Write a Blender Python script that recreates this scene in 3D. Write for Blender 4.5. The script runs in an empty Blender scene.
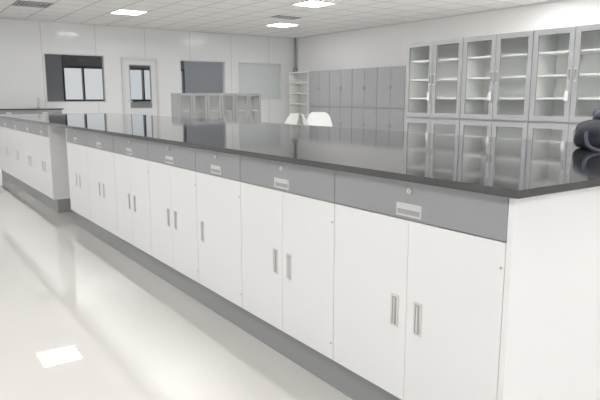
import bpy, bmesh, math, random
from mathutils import Matrix, Vector
random.seed(4)
S = bpy.context.scene
S.view_settings.view_transform = 'Standard'
S.view_settings.gamma = 1.18

# ---------------------------------------------------------------- materials
def mat(name, col, rough=0.5, metal=0.0, emis=None, es=0, spec=0.5, noise=0, nscale=40, coat=0):
    m = bpy.data.materials.new(name); m.use_nodes = True
    nt = m.node_tree; b = nt.nodes['Principled BSDF']
    b.inputs['Base Color'].default_value = (*col, 1)
    b.inputs['Roughness'].default_value = rough
    b.inputs['Metallic'].default_value = metal
    b.inputs['Specular IOR Level'].default_value = spec
    b.inputs['Coat Weight'].default_value = coat
    b.inputs['Coat Roughness'].default_value = 0.02
    if emis:
        b.inputs['Emission Color'].default_value = (*emis, 1)
        b.inputs['Emission Strength'].default_value = es
    if noise:
        tc = nt.nodes.new('ShaderNodeTexCoord')
        n = nt.nodes.new('ShaderNodeTexNoise'); n.inputs['Scale'].default_value = nscale
        n.inputs['Detail'].default_value = 3
        r = nt.nodes.new('ShaderNodeValToRGB')
        r.color_ramp.elements[0].position = 0.35; r.color_ramp.elements[1].position = 0.65
        r.color_ramp.elements[0].color = (*[max(0, c * (1 - noise)) for c in col], 1)
        r.color_ramp.elements[1].color = (*[min(1, c * (1 + noise)) for c in col], 1)
        nt.links.new(tc.outputs['Object'], n.inputs['Vector'])
        nt.links.new(n.outputs['Fac'], r.inputs['Fac'])
        nt.links.new(r.outputs['Color'], b.inputs['Base Color'])
    return m

def grid_mat(name, col, line, px, ox, py, oy, w, rough):
    m = mat(name, col, rough); nt = m.node_tree; b = nt.nodes['Principled BSDF']
    tc = nt.nodes.new('ShaderNodeTexCoord'); sp = nt.nodes.new('ShaderNodeSeparateXYZ')
    nt.links.new(tc.outputs['Object'], sp.inputs[0])
    def M(op, a, bb):
        n = nt.nodes.new('ShaderNodeMath'); n.operation = op
        for i, v in enumerate((a, bb)):
            if isinstance(v, (int, float)): n.inputs[i].default_value = v
            else: nt.links.new(v, n.inputs[i])
        return n.outputs[0]
    def axis(sock, p, o):
        a = M('SUBTRACT', sock, o - w / 2); a = M('DIVIDE', a, p); a = M('ADD', a, 100)
        a = M('FRACT', a, 0); return M('LESS_THAN', a, w / p)
    f = axis(sp.outputs[0], px, ox)
    if py: f = M('MAXIMUM', f, axis(sp.outputs[1], py, oy))
    mx = nt.nodes.new('ShaderNodeMix'); mx.data_type = 'RGBA'
    mx.inputs[6].default_value = (*col, 1); mx.inputs[7].default_value = (*line, 1)
    nt.links.new(f, mx.inputs[0]); nt.links.new(mx.outputs[2], b.inputs['Base Color'])
    return m

def glass_mat(name, tint=(1, 1, 1)):
    m = bpy.data.materials.new(name); m.use_nodes = True; nt = m.node_tree
    nt.nodes.remove(nt.nodes['Principled BSDF']); out = nt.nodes['Material Output']
    t = nt.nodes.new('ShaderNodeBsdfTransparent'); t.inputs[0].default_value = (*tint, 1)
    g = nt.nodes.new('ShaderNodeBsdfGlossy'); g.inputs['Roughness'].default_value = 0.02
    mx = nt.nodes.new('ShaderNodeMixShader')
    lw = nt.nodes.new('ShaderNodeLayerWeight'); lw.inputs[0].default_value = 0.5
    p = nt.nodes.new('ShaderNodeMath'); p.operation = 'POWER'; p.inputs[1].default_value = 5
    q = nt.nodes.new('ShaderNodeMath'); q.operation = 'MULTIPLY_ADD'; q.inputs[1].default_value = 0.9; q.inputs[2].default_value = 0.035
    nt.links.new(lw.outputs['Facing'], p.inputs[0]); nt.links.new(p.outputs[0], q.inputs[0])
    nt.links.new(q.outputs[0], mx.inputs[0]); nt.links.new(t.outputs[0], mx.inputs[1]); nt.links.new(g.outputs[0], mx.inputs[2])
    nt.links.new(mx.outputs[0], out.inputs[0]); return m

WHITE = mat('white_laminate', (0.83, 0.83, 0.835), 0.3)
GREY = mat('grey_laminate', (0.265, 0.27, 0.285), 0.32)
KICK = mat('grey_plinth', (0.25, 0.255, 0.265), 0.35)
GAP = mat('dark_gap', (0.12, 0.12, 0.12), 0.7)
GRAN = mat('black_epoxy_granite', (0.016, 0.016, 0.018), 0.05, noise=0.4, nscale=260, spec=0.9)
STEEL = mat('satin_aluminium', (0.70, 0.70, 0.70), 0.3, 0.6)
PULLIN = mat('trim_and_recess_shade', (0.36, 0.36, 0.36), 0.4, 0.3)
CABG = mat('cabinet_grey_steel', (0.38, 0.385, 0.40), 0.4)
CABD = mat('cabinet_grey_dark', (0.31, 0.315, 0.325), 0.4)
INNER = mat('cabinet_interior', (0.90, 0.92, 0.90), 0.5)
SHELF = mat('shelf_white', (0.92, 0.92, 0.90), 0.4)
WALLB = grid_mat('wall_panels_gloss', (0.90, 0.91, 0.92), (0.6, 0.61, 0.62), 1.2, 0.72, None, 0, 0.012, 0.12)
WALLR = mat('wall_paint', (0.92, 0.915, 0.91), 0.6)
CEIL = grid_mat('ceiling_tiles', (0.92, 0.915, 0.905), (0.5, 0.5, 0.49), 0.6, 1.6, 0.6, 8.8, 0.025, 0.8)
FLOOR = mat('epoxy_floor', (0.70, 0.68, 0.64), 0.02, noise=0.02, nscale=0.7, spec=0.8, coat=0.8)
EMIT = mat('light_diffuser', (1, 1, 1), 0.5, emis=(1, 0.997, 0.99), es=41)
EMIT_FILL = mat('added_fill_glow', (1, 1, 1), 0.5, emis=(1, 0.995, 0.985), es=18)
BLACK = mat('black_frame', (0.02, 0.02, 0.022), 0.4)
DARKV = mat('vent_dark', (0.16, 0.16, 0.16), 0.6)
GLASS = glass_mat('clear_glass', (0.97, 0.98, 0.98))
TINT = glass_mat('tinted_glass', (0.85, 0.88, 0.90))
FROST = mat('frosted_glass', (0.68, 0.73, 0.73), 0.12)
ALU = mat('white_alu', (0.75, 0.75, 0.76), 0.35)
PAPER = mat('paper_tag', (0.9, 0.9, 0.88), 0.8)
PLASTIC = mat('white_plastic', (0.90, 0.90, 0.89), 0.35)
CLOTH = mat('bag_cloth', (0.010, 0.012, 0.020), 0.8, noise=0.5, nscale=60)
CLOTH2 = mat('bag_trim', (0.016, 0.021, 0.040), 0.65)
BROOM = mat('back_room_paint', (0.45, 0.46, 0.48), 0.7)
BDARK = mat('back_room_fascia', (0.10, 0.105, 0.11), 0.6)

# ---------------------------------------------------------------- mesh builder
class B:
    def __init__(s, name, parent=None, bevel=0):
        s.n = name; s.bm = bmesh.new(); s.mats = []; s.bevel = bevel; s.parent = parent
    def mi(s, m):
        if m not in s.mats: s.mats.append(m)
        return s.mats.index(m)
    def box(s, x0, x1, y0, y1, z0, z1, m, M=None):
        i = s.mi(m)
        if x1 < x0: x0, x1 = x1, x0
        if y1 < y0: y0, y1 = y1, y0
        if z1 < z0: z0, z1 = z1, z0
        vs = [s.bm.verts.new(Vector((x, y, z))) for x in (x0, x1) for y in (y0, y1) for z in (z0, z1)]
        if M is not None:
            for v in vs: v.co = M @ v.co
        for f in ((0, 1, 3, 2), (4, 6, 7, 5), (0, 4, 5, 1), (2, 3, 7, 6), (0, 2, 6, 4), (1, 5, 7, 3)):
            s.bm.faces.new([vs[k] for k in f]).material_index = i
        return s
    def pane(s, x0, x1, y, z0, z1, m):
        i = s.mi(m)
        vs = [s.bm.verts.new(v) for v in ((x0, y, z0), (x1, y, z0), (x1, y, z1), (x0, y, z1))]
        s.bm.faces.new(vs).material_index = i
        return s
    def cyl(s, p, q, r, m, seg=16, r2=None):
        i = s.mi(m); p = Vector(p); q = Vector(q); d = (q - p)
        rot = d.to_track_quat('Z', 'Y').to_matrix().to_4x4()
        ret = bmesh.ops.create_cone(s.bm, cap_ends=True, segments=seg, radius1=r, radius2=r if r2 is None else r2,
                                    depth=d.length, matrix=Matrix.Translation((p + q) / 2) @ rot)
        fs = set()
        for v in ret['verts']: fs.update(v.link_faces)
        for f in fs: f.material_index = i; f.smooth = len(f.verts) == 4
        return s
    def done(s, loc=None, rotz=0):
        bmesh.ops.recalc_face_normals(s.bm, faces=s.bm.faces[:])
        me = bpy.data.meshes.new(s.n); s.bm.to_mesh(me); s.bm.free()
        for m in s.mats: me.materials.append(m)
        o = bpy.data.objects.new(s.n, me); S.collection.objects.link(o)
        if s.bevel:
            b = o.modifiers.new('bevel', 'BEVEL'); b.width = s.bevel; b.segments = 2; b.limit_method = 'ANGLE'
        if loc: o.location = loc
        o.rotation_euler[2] = rotz
        if s.parent: o.parent = s.parent
        return o

# ---------------------------------------------------------------- room
XL, XR, YN, YF, H = -2.5, 10.0, -3.0, 14.5, 2.8
B('floor').box(XL, XR, YN, YF, -0.1, 0, FLOOR).done()
B('ceiling').box(XL, XR, YN, YF, H, H + 0.1, CEIL).done()
B('wall_left').box(XL - 0.1, XL, YN, YF, 0, H, WALLR).done()
B('wall_right').box(XR, XR + 0.1, YN, YF, 0, H, WALLR).done()
B('wall_front').box(XL, XR, YN - 0.1, YN, 0, H, WALLR).done()
ops = [(3.15, 4.50, 1.00, 2.10), (4.92, 5.80, 0, 2.05), (6.42, 7.73, 1.12, 2.07), (8.13, 9.53, 1.05, 2.07)]
w = B('wall_back'); x = XL - 0.1
for a, b, z0, z1 in ops:
    w.box(x, a, YF, YF + 0.1, 0, H, WALLB)
    if z0 > 0: w.box(a, b, YF, YF + 0.1, 0, z0, WALLB)
    w.box(a, b, YF, YF + 0.1, z1, H, WALLB)
    x = b
w.box(x, XR + 0.1, YF, YF + 0.1, 0, H, WALLB); w.done()

def window(n, a, b, z0, z1, glass, fm, t=0.03):
    o = B(n)
    y0, y1 = YF - 0.012, YF + 0.112
    o.box(a, a + t, y0, y1, z0, z1, fm).box(b - t, b, y0, y1, z0, z1, fm)
    o.box(a + t, b - t, y0, y1, z0, z0 + t, fm).box(a + t, b - t, y0, y1, z1 - t, z1, fm)
    o.pane(a + t, b - t, YF + 0.05, z0 + t, z1 - t, glass)
    o.done()
window('window_1', *ops[0], GLASS, ALU, t=0.02)
window('window_2', *ops[2], TINT, ALU, t=0.025)
window('window_3', *ops[3], FROST, ALU, t=0.025)
# door (frame mounted on the room side of the opening)
a, b, _, z1 = ops[1]
a -= 0.02; b += 0.02; z1 += 0.02
F0, F1, L0, L1 = YF - 0.06, YF - 0.002, YF - 0.05, YF - 0.012
d = B('door_1', bevel=0.002)
d.box(a, a + 0.06, F0, F1, 0, z1, ALU).box(b - 0.06, b, F0, F1, 0, z1, ALU).box(a + 0.06, b - 0.06, F0, F1, z1 - 0.06, z1, ALU)
la, lb = a + 0.065, b - 0.065
ga, gb = la + 0.11, lb - 0.13
d.box(la, ga, L0, L1, 0.01, z1 - 0.065, WHITE).box(gb, lb, L0, L1, 0.01, z1 - 0.065, WHITE)
d.box(ga, gb, L0, L1, 0.01, 0.85, WHITE).box(ga, gb, L0, L1, 1.9, z1 - 0.065, WHITE)
for (p, q) in ((ga, ga + 0.02), (gb - 0.02, gb)): d.box(p, q, L0 - 0.006, L1, 0.85, 1.9, CABD)
d.box(ga + 0.02, gb - 0.02, L0 - 0.006, L1, 0.85, 0.87, CABD).box(ga + 0.02, gb - 0.02, L0 - 0.006, L1, 1.88, 1.9, CABD)
d.pane(ga + 0.02, gb - 0.02, L0 + 0.018, 0.87, 1.88, TINT)
d.cyl((la + 0.05, L0 - 0.05, 1.02), (la + 0.05, L0, 1.02), 0.012, STEEL)
d.box(la + 0.04, la + 0.15, L0 - 0.065, L0 - 0.05, 1.01, 1.03, STEEL)
d.done()
t = B('baseboard_back')
for p, q in ((3.34, 4.89), (5.83, 9.59)): t.box(p, q, YF - 0.012, YF, 0, 0.1, KICK)
t.done()
B('baseboard_right').box(XR - 0.012, XR, YN, YF - 0.012, 0, 0.1, KICK).done()
B('baseboard_left').box(XL, XL + 0.012, YN, YF - 0.012, 0, 0.1, KICK).done()
B('trim_1').box(XL, XR, YF - 0.025, YF, H - 0.03, H, ALU).done()
B('trim_2').box(XR - 0.025, XR, YN, YF - 0.025, H - 0.03, H, ALU).done()

# back room seen through the glazing
BY = 17.5
w = B('wall_adjoining_room')
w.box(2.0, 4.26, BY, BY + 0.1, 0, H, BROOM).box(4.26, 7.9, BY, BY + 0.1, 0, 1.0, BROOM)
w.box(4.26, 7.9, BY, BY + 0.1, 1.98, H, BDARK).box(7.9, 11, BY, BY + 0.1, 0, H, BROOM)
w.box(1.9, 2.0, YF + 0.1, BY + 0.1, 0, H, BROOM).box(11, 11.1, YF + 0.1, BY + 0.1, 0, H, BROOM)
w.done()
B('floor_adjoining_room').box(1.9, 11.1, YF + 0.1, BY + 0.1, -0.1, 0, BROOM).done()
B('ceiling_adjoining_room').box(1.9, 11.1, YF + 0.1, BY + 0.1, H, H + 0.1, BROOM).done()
o = B('window_4')
for xm in (4.26, 4.8, 5.38, 5.95, 6.55, 7.2, 7.85): o.box(xm, xm + 0.05, BY - 0.02, BY + 0.1, 1.0, 1.98, BLACK)
o.box(4.31, 7.85, BY - 0.02, BY + 0.1, 1.0, 1.06, BLACK).box(4.31, 7.85, BY - 0.02, BY + 0.1, 1.92, 1.98, BLACK)
o.pane(4.31, 7.85, BY + 0.04, 1.06, 1.92, GLASS); o.done()

# ---------------------------------------------------------------- ceiling fittings
def light(cx, cy, E=EMIT):
    o = B('ceiling_light_panel'); z = H
    for (p, q, r, s) in ((-.3, -.27, -.3, .3), (.27, .3, -.3, .3), (-.27, .27, -.3, -.27), (-.27, .27, .27, .3)):
        o.box(cx + p, cx + q, cy + r, cy + s, z - 0.012, z, ALU)
    for k in range(4):
        y0 = cy - 0.268 + 0.1443 * k
        o.box(cx - 0.265, cx + 0.265, y0, y0 + 0.098, z - 0.008, z - 0.001, E)
        if k: o.box(cx - 0.265, cx + 0.265, y0 - 0.046, y0, z - 0.014, z - 0.001, CABG)
    o.done()
for p in ((1.9, 9.1), (6.7, 9.1), (4.3, 12.1), (8.0, 12.1), (-0.5, 12.1),
          (1.9, 6.1), (6.7, 6.1), (9.1, 6.1), (-0.5, 7.3), (4.3, 6.1), (4.3, 3.1), (1.9, 3.1), (7.9, 3.1), (-0.5, 3.7), (-0.5, 0.7), (1.9, 0.7), (4.3, 0.7), (7.9, 0.7),
          (-0.5, -1.7), (1.9, -1.7), (4.3, -1.7)):
    light(*p)
light(6.7, 16.0, EMIT_FILL); light(9.1, 16.0, EMIT_FILL)  # added fill panels, brighten the adjoining room behind the glazing
def vent(cx, cy, w=0.6, d=0.6):
    o = B('ceiling_air_diffuser')
    o.box(cx - w / 2, cx + w / 2, cy - d / 2, cy + d / 2, H - 0.008, H, DARKV)
    n = 4
    for k in range(n):
        f = 1 - k / n; a = w / 2 * f; b = d / 2 * f; t = 0.025; z0, z1 = H - 0.016, H - 0.008
        o.box(cx - a, cx + a, cy - b, cy - b + t, z0, z1, CABG).box(cx - a, cx + a, cy + b - t, cy + b, z0, z1, CABG)
        o.box(cx - a, cx - a + t, cy - b + t, cy + b - t, z0, z1, CABG).box(cx + a - t, cx + a, cy - b + t, cy + b - t, z0, z1, CABG)
    o.done()
vent(2.5, 12.1); vent(7.3, 10.9, 0.6, 0.3)

# ---------------------------------------------------------------- benches
ZK, ZT = 0.133, 0.853
def bench(name, x0, x1, ys, kinds):
    """island bench; cabinet faces at x0 (facing -X) and x1 (facing +X); kind 0 = open knee space"""
    o = B(name, bevel=0.0012)
    y0, y1 = ys[0], ys[-1]
    runs = []; st = y0
    for k, kd in enumerate(kinds):
        if kd == 0: runs.append((st, ys[k])); st = ys[k + 1]
    runs.append((st, y1))
    for (ra, rb) in runs:
        o.box(x0 + 0.035, x1 - 0.035, ra + 0.018, rb - 0.018, 0, ZK, KICK)
        o.box(x0 + 0.019, x1 - 0.019, ra + 0.018, rb - 0.018, ZK, ZT, GAP)
        o.box(x0, x1, ra, ra + 0.0175, ZK, ZT, WHITE); o.box(x0 + 0.035, x1 - 0.035, ra, ra + 0.0175, 0, ZK, WHITE if ra == y0 else KICK)
        o.box(x0, x1, rb - 0.0175, rb, ZK, ZT, WHITE); o.box(x0 + 0.035, x1 - 0.035, rb - 0.0175, rb, 0, ZK, KICK)
    for k, kd in enumerate(kinds):
        if kd == 0: o.box((x0 + x1) / 2 - 0.01, (x0 + x1) / 2 + 0.01, ys[k], ys[k + 1], 0.02, ZT, WHITE)
    o.box(x0 - 0.022, x1 + 0.022, y0 - 0.022, y1 + 0.022, ZT, ZT + 0.022, GRAN)
    for side in (0, 1):
        f = x0 if side == 0 else x1; sg = 1 if side == 0 else -1
        def face(ya, yb, za, zb, m, out=0.0, th=0.018): o.box(f - sg * out, f + sg * th, ya, yb, za, zb, m)
        def pull(yc, zc, wy, hz):
            t = 0.006
            face(yc - wy / 2, yc + wy / 2, zc - hz / 2, zc - hz / 2 + t, STEEL, 0.004, 0)
            face(yc - wy / 2, yc + wy / 2, zc + hz / 2 - t, zc + hz / 2, STEEL, 0.004, 0)
            face(yc - wy / 2, yc - wy / 2 + t, zc - hz / 2 + t, zc + hz / 2 - t, STEEL, 0.004, 0)
            face(yc + wy / 2 - t, yc + wy / 2, zc - hz / 2 + t, zc + hz / 2 - t, STEEL, 0.004, 0)
            face(yc - wy / 2 + t, yc + wy / 2 - t, zc - hz / 2 + t, zc + hz / 2 - t, PULLIN, 0.001, 0)  # flat plate, no hollow: darker grey paints in the shade of a recess
        g = 0.0018
        for k in range(len(ys) - 1):
            if kinds[k] == 0: continue
            ya, yb = ys[k], ys[k + 1]; yc = (ya + yb) / 2
            if k == 0 or kinds[k - 1] == 0: ya += 0.018
            if k == len(kinds) - 1 or kinds[k + 1] == 0: yb -= 0.018
            face(ya + g, yb - g, 0.733, ZT - 0.004, GREY)
            pull(yc, 0.762, 0.105, 0.04)
            face(yc - 0.047, yc + 0.047, 0.764, 0.776, STEEL, 0.006, 0)
            o.cyl((f - sg * 0.006, yc, 0.822), (f, yc, 0.822), 0.0085, STEEL)
            o.box(f - sg * 0.0068, f - sg * 0.006, yc - 0.001, yc + 0.001, 0.817, 0.827, GAP)
            zc = 0.428
            if kinds[k] == 2:
                face(ya + g, yc - g / 2, ZK + 0.003, 0.729, WHITE); face(yc + g / 2, yb - g, ZK + 0.003, 0.729, WHITE)
                for dy in (-0.05, 0.05):
                    pull(yc + dy, zc, 0.032, 0.105); face(yc + dy - 0.003, yc + dy + 0.003, zc - 0.045, zc + 0.045, STEEL, 0.006, 0)
            else:
                face(ya + g, yb - g, ZK + 0.003, 0.729, WHITE)
                pull(yb - 0.06, zc, 0.032, 0.105); face(yb - 0.063, yb - 0.057, zc - 0.045, zc + 0.045, STEEL, 0.006, 0)
            for hz in (0.2, 0.66):
                o.cyl((f - sg * 0.0015, ya + 0.012, hz), (f, ya + 0.012, hz), 0.004, PULLIN, 10)
    return o.done()
bench('lab_island_bench', 1.296, 2.91, [0.897, 1.63, 2.31, 2.77, 3.43, 4.07, 4.725, 5.34, 5.97, 6.6, 7.3, 8.0, 8.7, 9.2],
      [2, 2, 1, 2, 2, 2, 2, 0, 2, 2, 2, 2, 1])

# wall bench along the back wall
o = B('wall_bench', bevel=0.002)
o.box(-1.0, 3.3, 13.85, YF - 0.014, 0, ZK, KICK).box(-1.0, 3.3, 13.82, YF - 0.014, ZK, ZT, GAP)
k = -1.0
while k < 3.2:
    o.box(k + 0.003, k + 0.712, 13.80, 13.82, ZK + 0.003, 0.729, WHITE).box(k + 0.003, k + 0.712, 13.80, 13.82, 0.733, ZT - 0.006, GREY)
    o.box(k + 0.31, k + 0.41, 13.795, 13.80, 0.77, 0.80, STEEL).box(k + 0.355, k + 0.36, 13.799, 13.80, ZK, 0.729, GAP)
    k += 0.7167
o.box(3.3, 3.318, 13.8, YF - 0.014, 0, ZT, WHITE)
o.box(-1.02, 3.34, 13.78, YF - 0.014, ZT, ZT + 0.022, GRAN)
o.done()
o = B('laboratory_faucet')
o.cyl((2.9, 14.2, ZT + 0.022), (2.9, 14.2, ZT + 0.06), 0.03, STEEL).cyl((2.9, 14.2, ZT + 0.05), (2.9, 14.2, ZT + 0.25), 0.012, STEEL)
o.cyl((2.9, 14.2, ZT + 0.25), (2.9, 14.02, ZT + 0.22), 0.012, STEEL).cyl((2.9, 14.02, ZT + 0.22), (2.9, 14.02, ZT + 0.15), 0.012, STEEL).done()

# ---------------------------------------------------------------- steel cabinets
def cab_glass(name, w, depth, h, split, parent_loc, rot, tags=True, shelves=4, doors=2):
    o = B(name, bevel=0.0015); t = 0.02
    o.box(0, t, 0.02, depth, 0.0, h, CABG).box(w - t, w, 0.02, depth, 0.0, h, CABG)
    o.box(t, w - t, depth - t, depth, 0.0, h, INNER)
    o.box(t, t + 0.004, 0.03, depth - t, 0.08, h - t, INNER).box(w - t - 0.004, w - t, 0.03, depth - t, 0.08, h - t, INNER)
    o.box(t, w - t, 0.02, depth - t, h - t, h, CABG).box(t, w - t, 0.02, depth - t, 0.06, 0.08, INNER)
    o.box(t, w - t, 0.03, 0.05, 0, 0.06, KICK)
    secs = [(0.07, h)] if not split else [(0.07, split - 0.01), (split + 0.01, h)]
    if split: o.box(t, w - t, 0.02, depth - t, split - 0.02, split + 0.02, CABG)
    for (z0, z1) in secs:
        n = shelves if (z1 - z0) > 0.8 else 2
        for k in range(1, n):
            z = z0 + (z1 - z0) * k / n
            o.box(t + .004, w - t - .004, 0.05, depth - t, z - 0.01, z + 0.01, SHELF)
        dw = w / doors
        for d in range(doors):
            a, b = d * dw + 0.003, (d + 1) * dw - 0.003; f = 0.055
            o.box(a, a + f, 0, 0.02, z0, z1 - 0.003, CABG).box(b - f, b, 0, 0.02, z0, z1 - 0.003, CABG)
            o.box(a + f, b - f, 0, 0.02, z0, z0 + f, CABG).box(a + f, b - f, 0, 0.02, z1 - f - 0.003, z1 - 0.003, CABG)
            o.pane(a + f, b - f, 0.011, z0 + f, z1 - f, GLASS)
            hx = b - 0.028 if d % 2 == 0 else a + 0.028; zc = (z0 + z1) / 2
            o.box(hx - 0.012, hx + 0.012, -0.006, 0, zc - 0.07, zc + 0.07, STEEL)
            o.box(hx - 0.005, hx + 0.005, -0.022, -0.006, zc - 0.05, zc + 0.05, PULLIN)
            if tags and z1 > 1.3 and d % 2 == 0:
                o.box(hx - 0.025, hx + 0.015, -0.026, -0.0225, zc - 0.26, zc - 0.16, PAPER)
                o.box(hx - 0.001, hx + 0.001, -0.0245, -0.0235, zc - 0.16, zc - 0.05, PAPER)
    ob = o.done(parent_loc, rot); return ob
for k in range(5):
    cab_glass('glass_door_cabinet', 0.924, 0.42, 1.8, 0.85, (5.70, 5.70 - 0.928 * k, 0), -math.pi / 2)
for k in range(3):
    cab_glass('low_glass_door_cabinet', 0.66, 0.35, 1.2, None, (5.03 + 0.665 * k, 11.5, 0), 0, tags=False, shelves=3)

def cab_solid(loc, rot):
    o = B('steel_storage_cabinet', bevel=0.002); w, dp, h = 0.896, 0.4, 1.8
    o.box(0, w, 0.02, dp, 0, h, CABD)
    for (z0, z1) in ((0.07, 0.86), (0.88, h)):
        for d in range(2):
            a, b = d * w / 2 + 0.004, (d + 1) * w / 2 - 0.004
            o.box(a, b, 0, 0.02, z0, z1 - 0.004, CABG)
            hx = b - 0.04 if d == 0 else a + 0.04; zc = (z0 + z1) / 2
            o.box(hx - 0.012, hx + 0.012, -0.006, 0, zc - 0.07, zc + 0.07, STEEL)
            o.box(hx - 0.005, hx + 0.005, -0.02, -0.006, zc - 0.05, zc + 0.05, PULLIN)
    o.done(loc, rot)
for k in range(6): cab_solid((9.58, 13.2 - 0.9 * k, 0), -math.pi / 2)

# open white shelving
o = B('open_shelf_rack', bevel=0.002); w, dp, h = 0.92, 0.36, 1.82
o.box(0, 0.03, 0, dp, 0, h, SHELF).box(w - 0.03, w, 0, dp, 0, h, SHELF).box(0.03, w - 0.03, dp - 0.015, dp, 0, h, SHELF)
for k in range(7):
    z = 0.06 + (h - 0.09) * k / 6; o.box(0.03, w - 0.03, 0, dp - 0.015, z, z + 0.03, SHELF)
o.done((9.6, 14.2, 0), -math.pi / 2)
o = B('cable_conduit'); o.cyl((9.94, 14.38, 1.9), (9.94, 14.38, H), 0.03, CABD).box(9.88, 9.99, 14.33, 14.43, 1.82, 1.95, CABD); o.done()

# ---------------------------------------------------------------- moulded shell chairs
def chair(loc, rot):
    root = bpy.data.objects.new('shell_chair', None); S.collection.objects.link(root)
    prof = [(-0.24, 0.43), (-0.20, 0.455), (-0.10, 0.45), (0.0, 0.435), (0.10, 0.43), (0.17, 0.45), (0.205, 0.50),
            (0.225, 0.57), (0.24, 0.65), (0.255, 0.73), (0.27, 0.80), (0.285, 0.86)]
    wid = [0.19, 0.22, 0.235, 0.24, 0.235, 0.23, 0.235, 0.235, 0.225, 0.21, 0.185, 0.13]
    cup = [0.01, 0.03, 0.045, 0.05, 0.06, 0.08, 0.09, 0.09, 0.08, 0.06, 0.04, 0.02]
    bm = bmesh.new(); rows = []
    for (y, z), wd, c in zip(prof, wid, cup):
        back = z > 0.47 and y > 0.15
        r = []
        for i in range(9):
            u = -1 + i / 4; e = c * abs(u) ** 2.2
            r.append(bm.verts.new((u * wd, y - (e if back else 0), z + (0 if back else e))))
        rows.append(r)
    for a, b in zip(rows, rows[1:]):
        for i in range(8): bm.faces.new((a[i], a[i + 1], b[i + 1], b[i])).smooth = True
    me = bpy.data.meshes.new('shell'); bm.to_mesh(me); bm.free(); me.materials.append(PLASTIC)
    sh = bpy.data.objects.new('shell', me); S.collection.objects.link(sh); sh.parent = root
    so = sh.modifiers.new('so', 'SOLIDIFY'); so.thickness = 0.012
    sb = sh.modifiers.new('sb', 'SUBSURF'); sb.levels = 1; sb.render_levels = 2
    lg = B('legs', parent=root)
    for sx in (-1, 1):
        for sy in (-1, 1):
            lg.cyl((sx * 0.22, sy * 0.22, 0), (sx * 0.12, sy * 0.12, 0.425), 0.011, STEEL, 12, 0.016)
        lg.cyl((sx * 0.15, -0.15, 0.3), (sx * 0.15, 0.15, 0.3), 0.006, STEEL, 8)
    lg.box(-0.14, 0.14, -0.14, 0.14, 0.415, 0.43, STEEL)
    lg.done()
    root.location = loc; root.rotation_euler[2] = rot
chair((5.62, 7.45, 0), 1.0); chair((5.2, 7.95, 0), -1.7); chair((6.2, 8.2, 0), -0.5)

# ---------------------------------------------------------------- bag on the bench
root = bpy.data.objects.new('backpack', None); S.collection.objects.link(root)
root.location = (2.69, 1.345, ZT + 0.022); root.rotation_euler[2] = -0.6
def blob(n, sx, sy, sz, loc, m, amp=0.05, flat=True):
    bm = bmesh.new(); bmesh.ops.create_cube(bm, size=2)
    bmesh.ops.subdivide_edges(bm, edges=bm.edges[:], cuts=7, use_grid_fill=True)
    for v in bm.verts:
        c = v.co; e = 3.2
        l = (abs(c.x) ** e + abs(c.y) ** e + abs(c.z) ** e) ** (1 / e); c /= l
        k = 1 + amp * math.sin(5 * c.x + 2 * c.z) * math.cos(4 * c.y + 3 * c.z) + amp * 0.5 * math.sin(11 * c.x + 7 * c.y)
        c *= k; c.x *= sx; c.y *= sy; c.z *= sz
        if flat and c.z < -sz * 0.8: c.z = -sz * 0.8
    for f in bm.faces: f.smooth = True
    me = bpy.data.meshes.new(n); bm.to_mesh(me); bm.free(); me.materials.append(m)
    o = bpy.data.objects.new(n, me); S.collection.objects.link(o); o.parent = root; o.location = loc
    sb = o.modifiers.new('s', 'SUBSURF'); sb.levels = 1; sb.render_levels = 1
blob('main_body', 0.19, 0.13, 0.075, (0, 0, 0.06), CLOTH)
blob('upper_pouch', 0.14, 0.10, 0.05, (0.03, 0.02, 0.135), CLOTH2, 0.07)
blob('front_pocket', 0.11, 0.035, 0.05, (0.0, -0.125, 0.04), CLOTH, 0.04)
def curve(n, pts, r, m):
    cu = bpy.data.curves.new(n, 'CURVE'); cu.dimensions = '3D'; cu.bevel_depth = r
    sp = cu.splines.new('BEZIER'); sp.bezier_points.add(len(pts) - 1)
    for bp, p in zip(sp.bezier_points, pts): bp.co = p; bp.handle_left_type = bp.handle_right_type = 'AUTO'
    cu.materials.append(m); o = bpy.data.objects.new(n, cu); S.collection.objects.link(o); o.parent = root
curve('carry_handle', [(-0.06, 0, 0.165), (-0.03, -0.01, 0.20), (0.03, -0.01, 0.205), (0.07, 0, 0.165)], 0.007, CLOTH)
curve('shoulder_strap', [(-0.15, -0.03, 0.10), (-0.19, -0.07, 0.06), (-0.185, -0.12, 0.012), (-0.08, -0.17, 0.01), (0.03, -0.17, 0.012)], 0.009, CLOTH2)
curve('zip', [(-0.17, -0.04, 0.09), (-0.12, -0.1, 0.1), (0, -0.125, 0.1), (0.12, -0.1, 0.1)], 0.003, PULLIN)

# ---------------------------------------------------------------- sky
W = bpy.data.worlds.new('World'); S.world = W; W.use_nodes = True
W.node_tree.nodes['Background'].inputs[0].default_value = (0.60, 0.62, 0.64, 1)
W.node_tree.nodes['Background'].inputs[1].default_value = 1.0

cam = bpy.data.cameras.new('camera'); co = bpy.data.objects.new('camera', cam); S.collection.objects.link(co)
cam.sensor_width = 36; cam.lens = 35.58; cam.clip_start = 0.05
co.location = (0, 0, 1.1); co.rotation_euler = (math.radians(80.24), 0, math.radians(-35.1))
S.camera = co
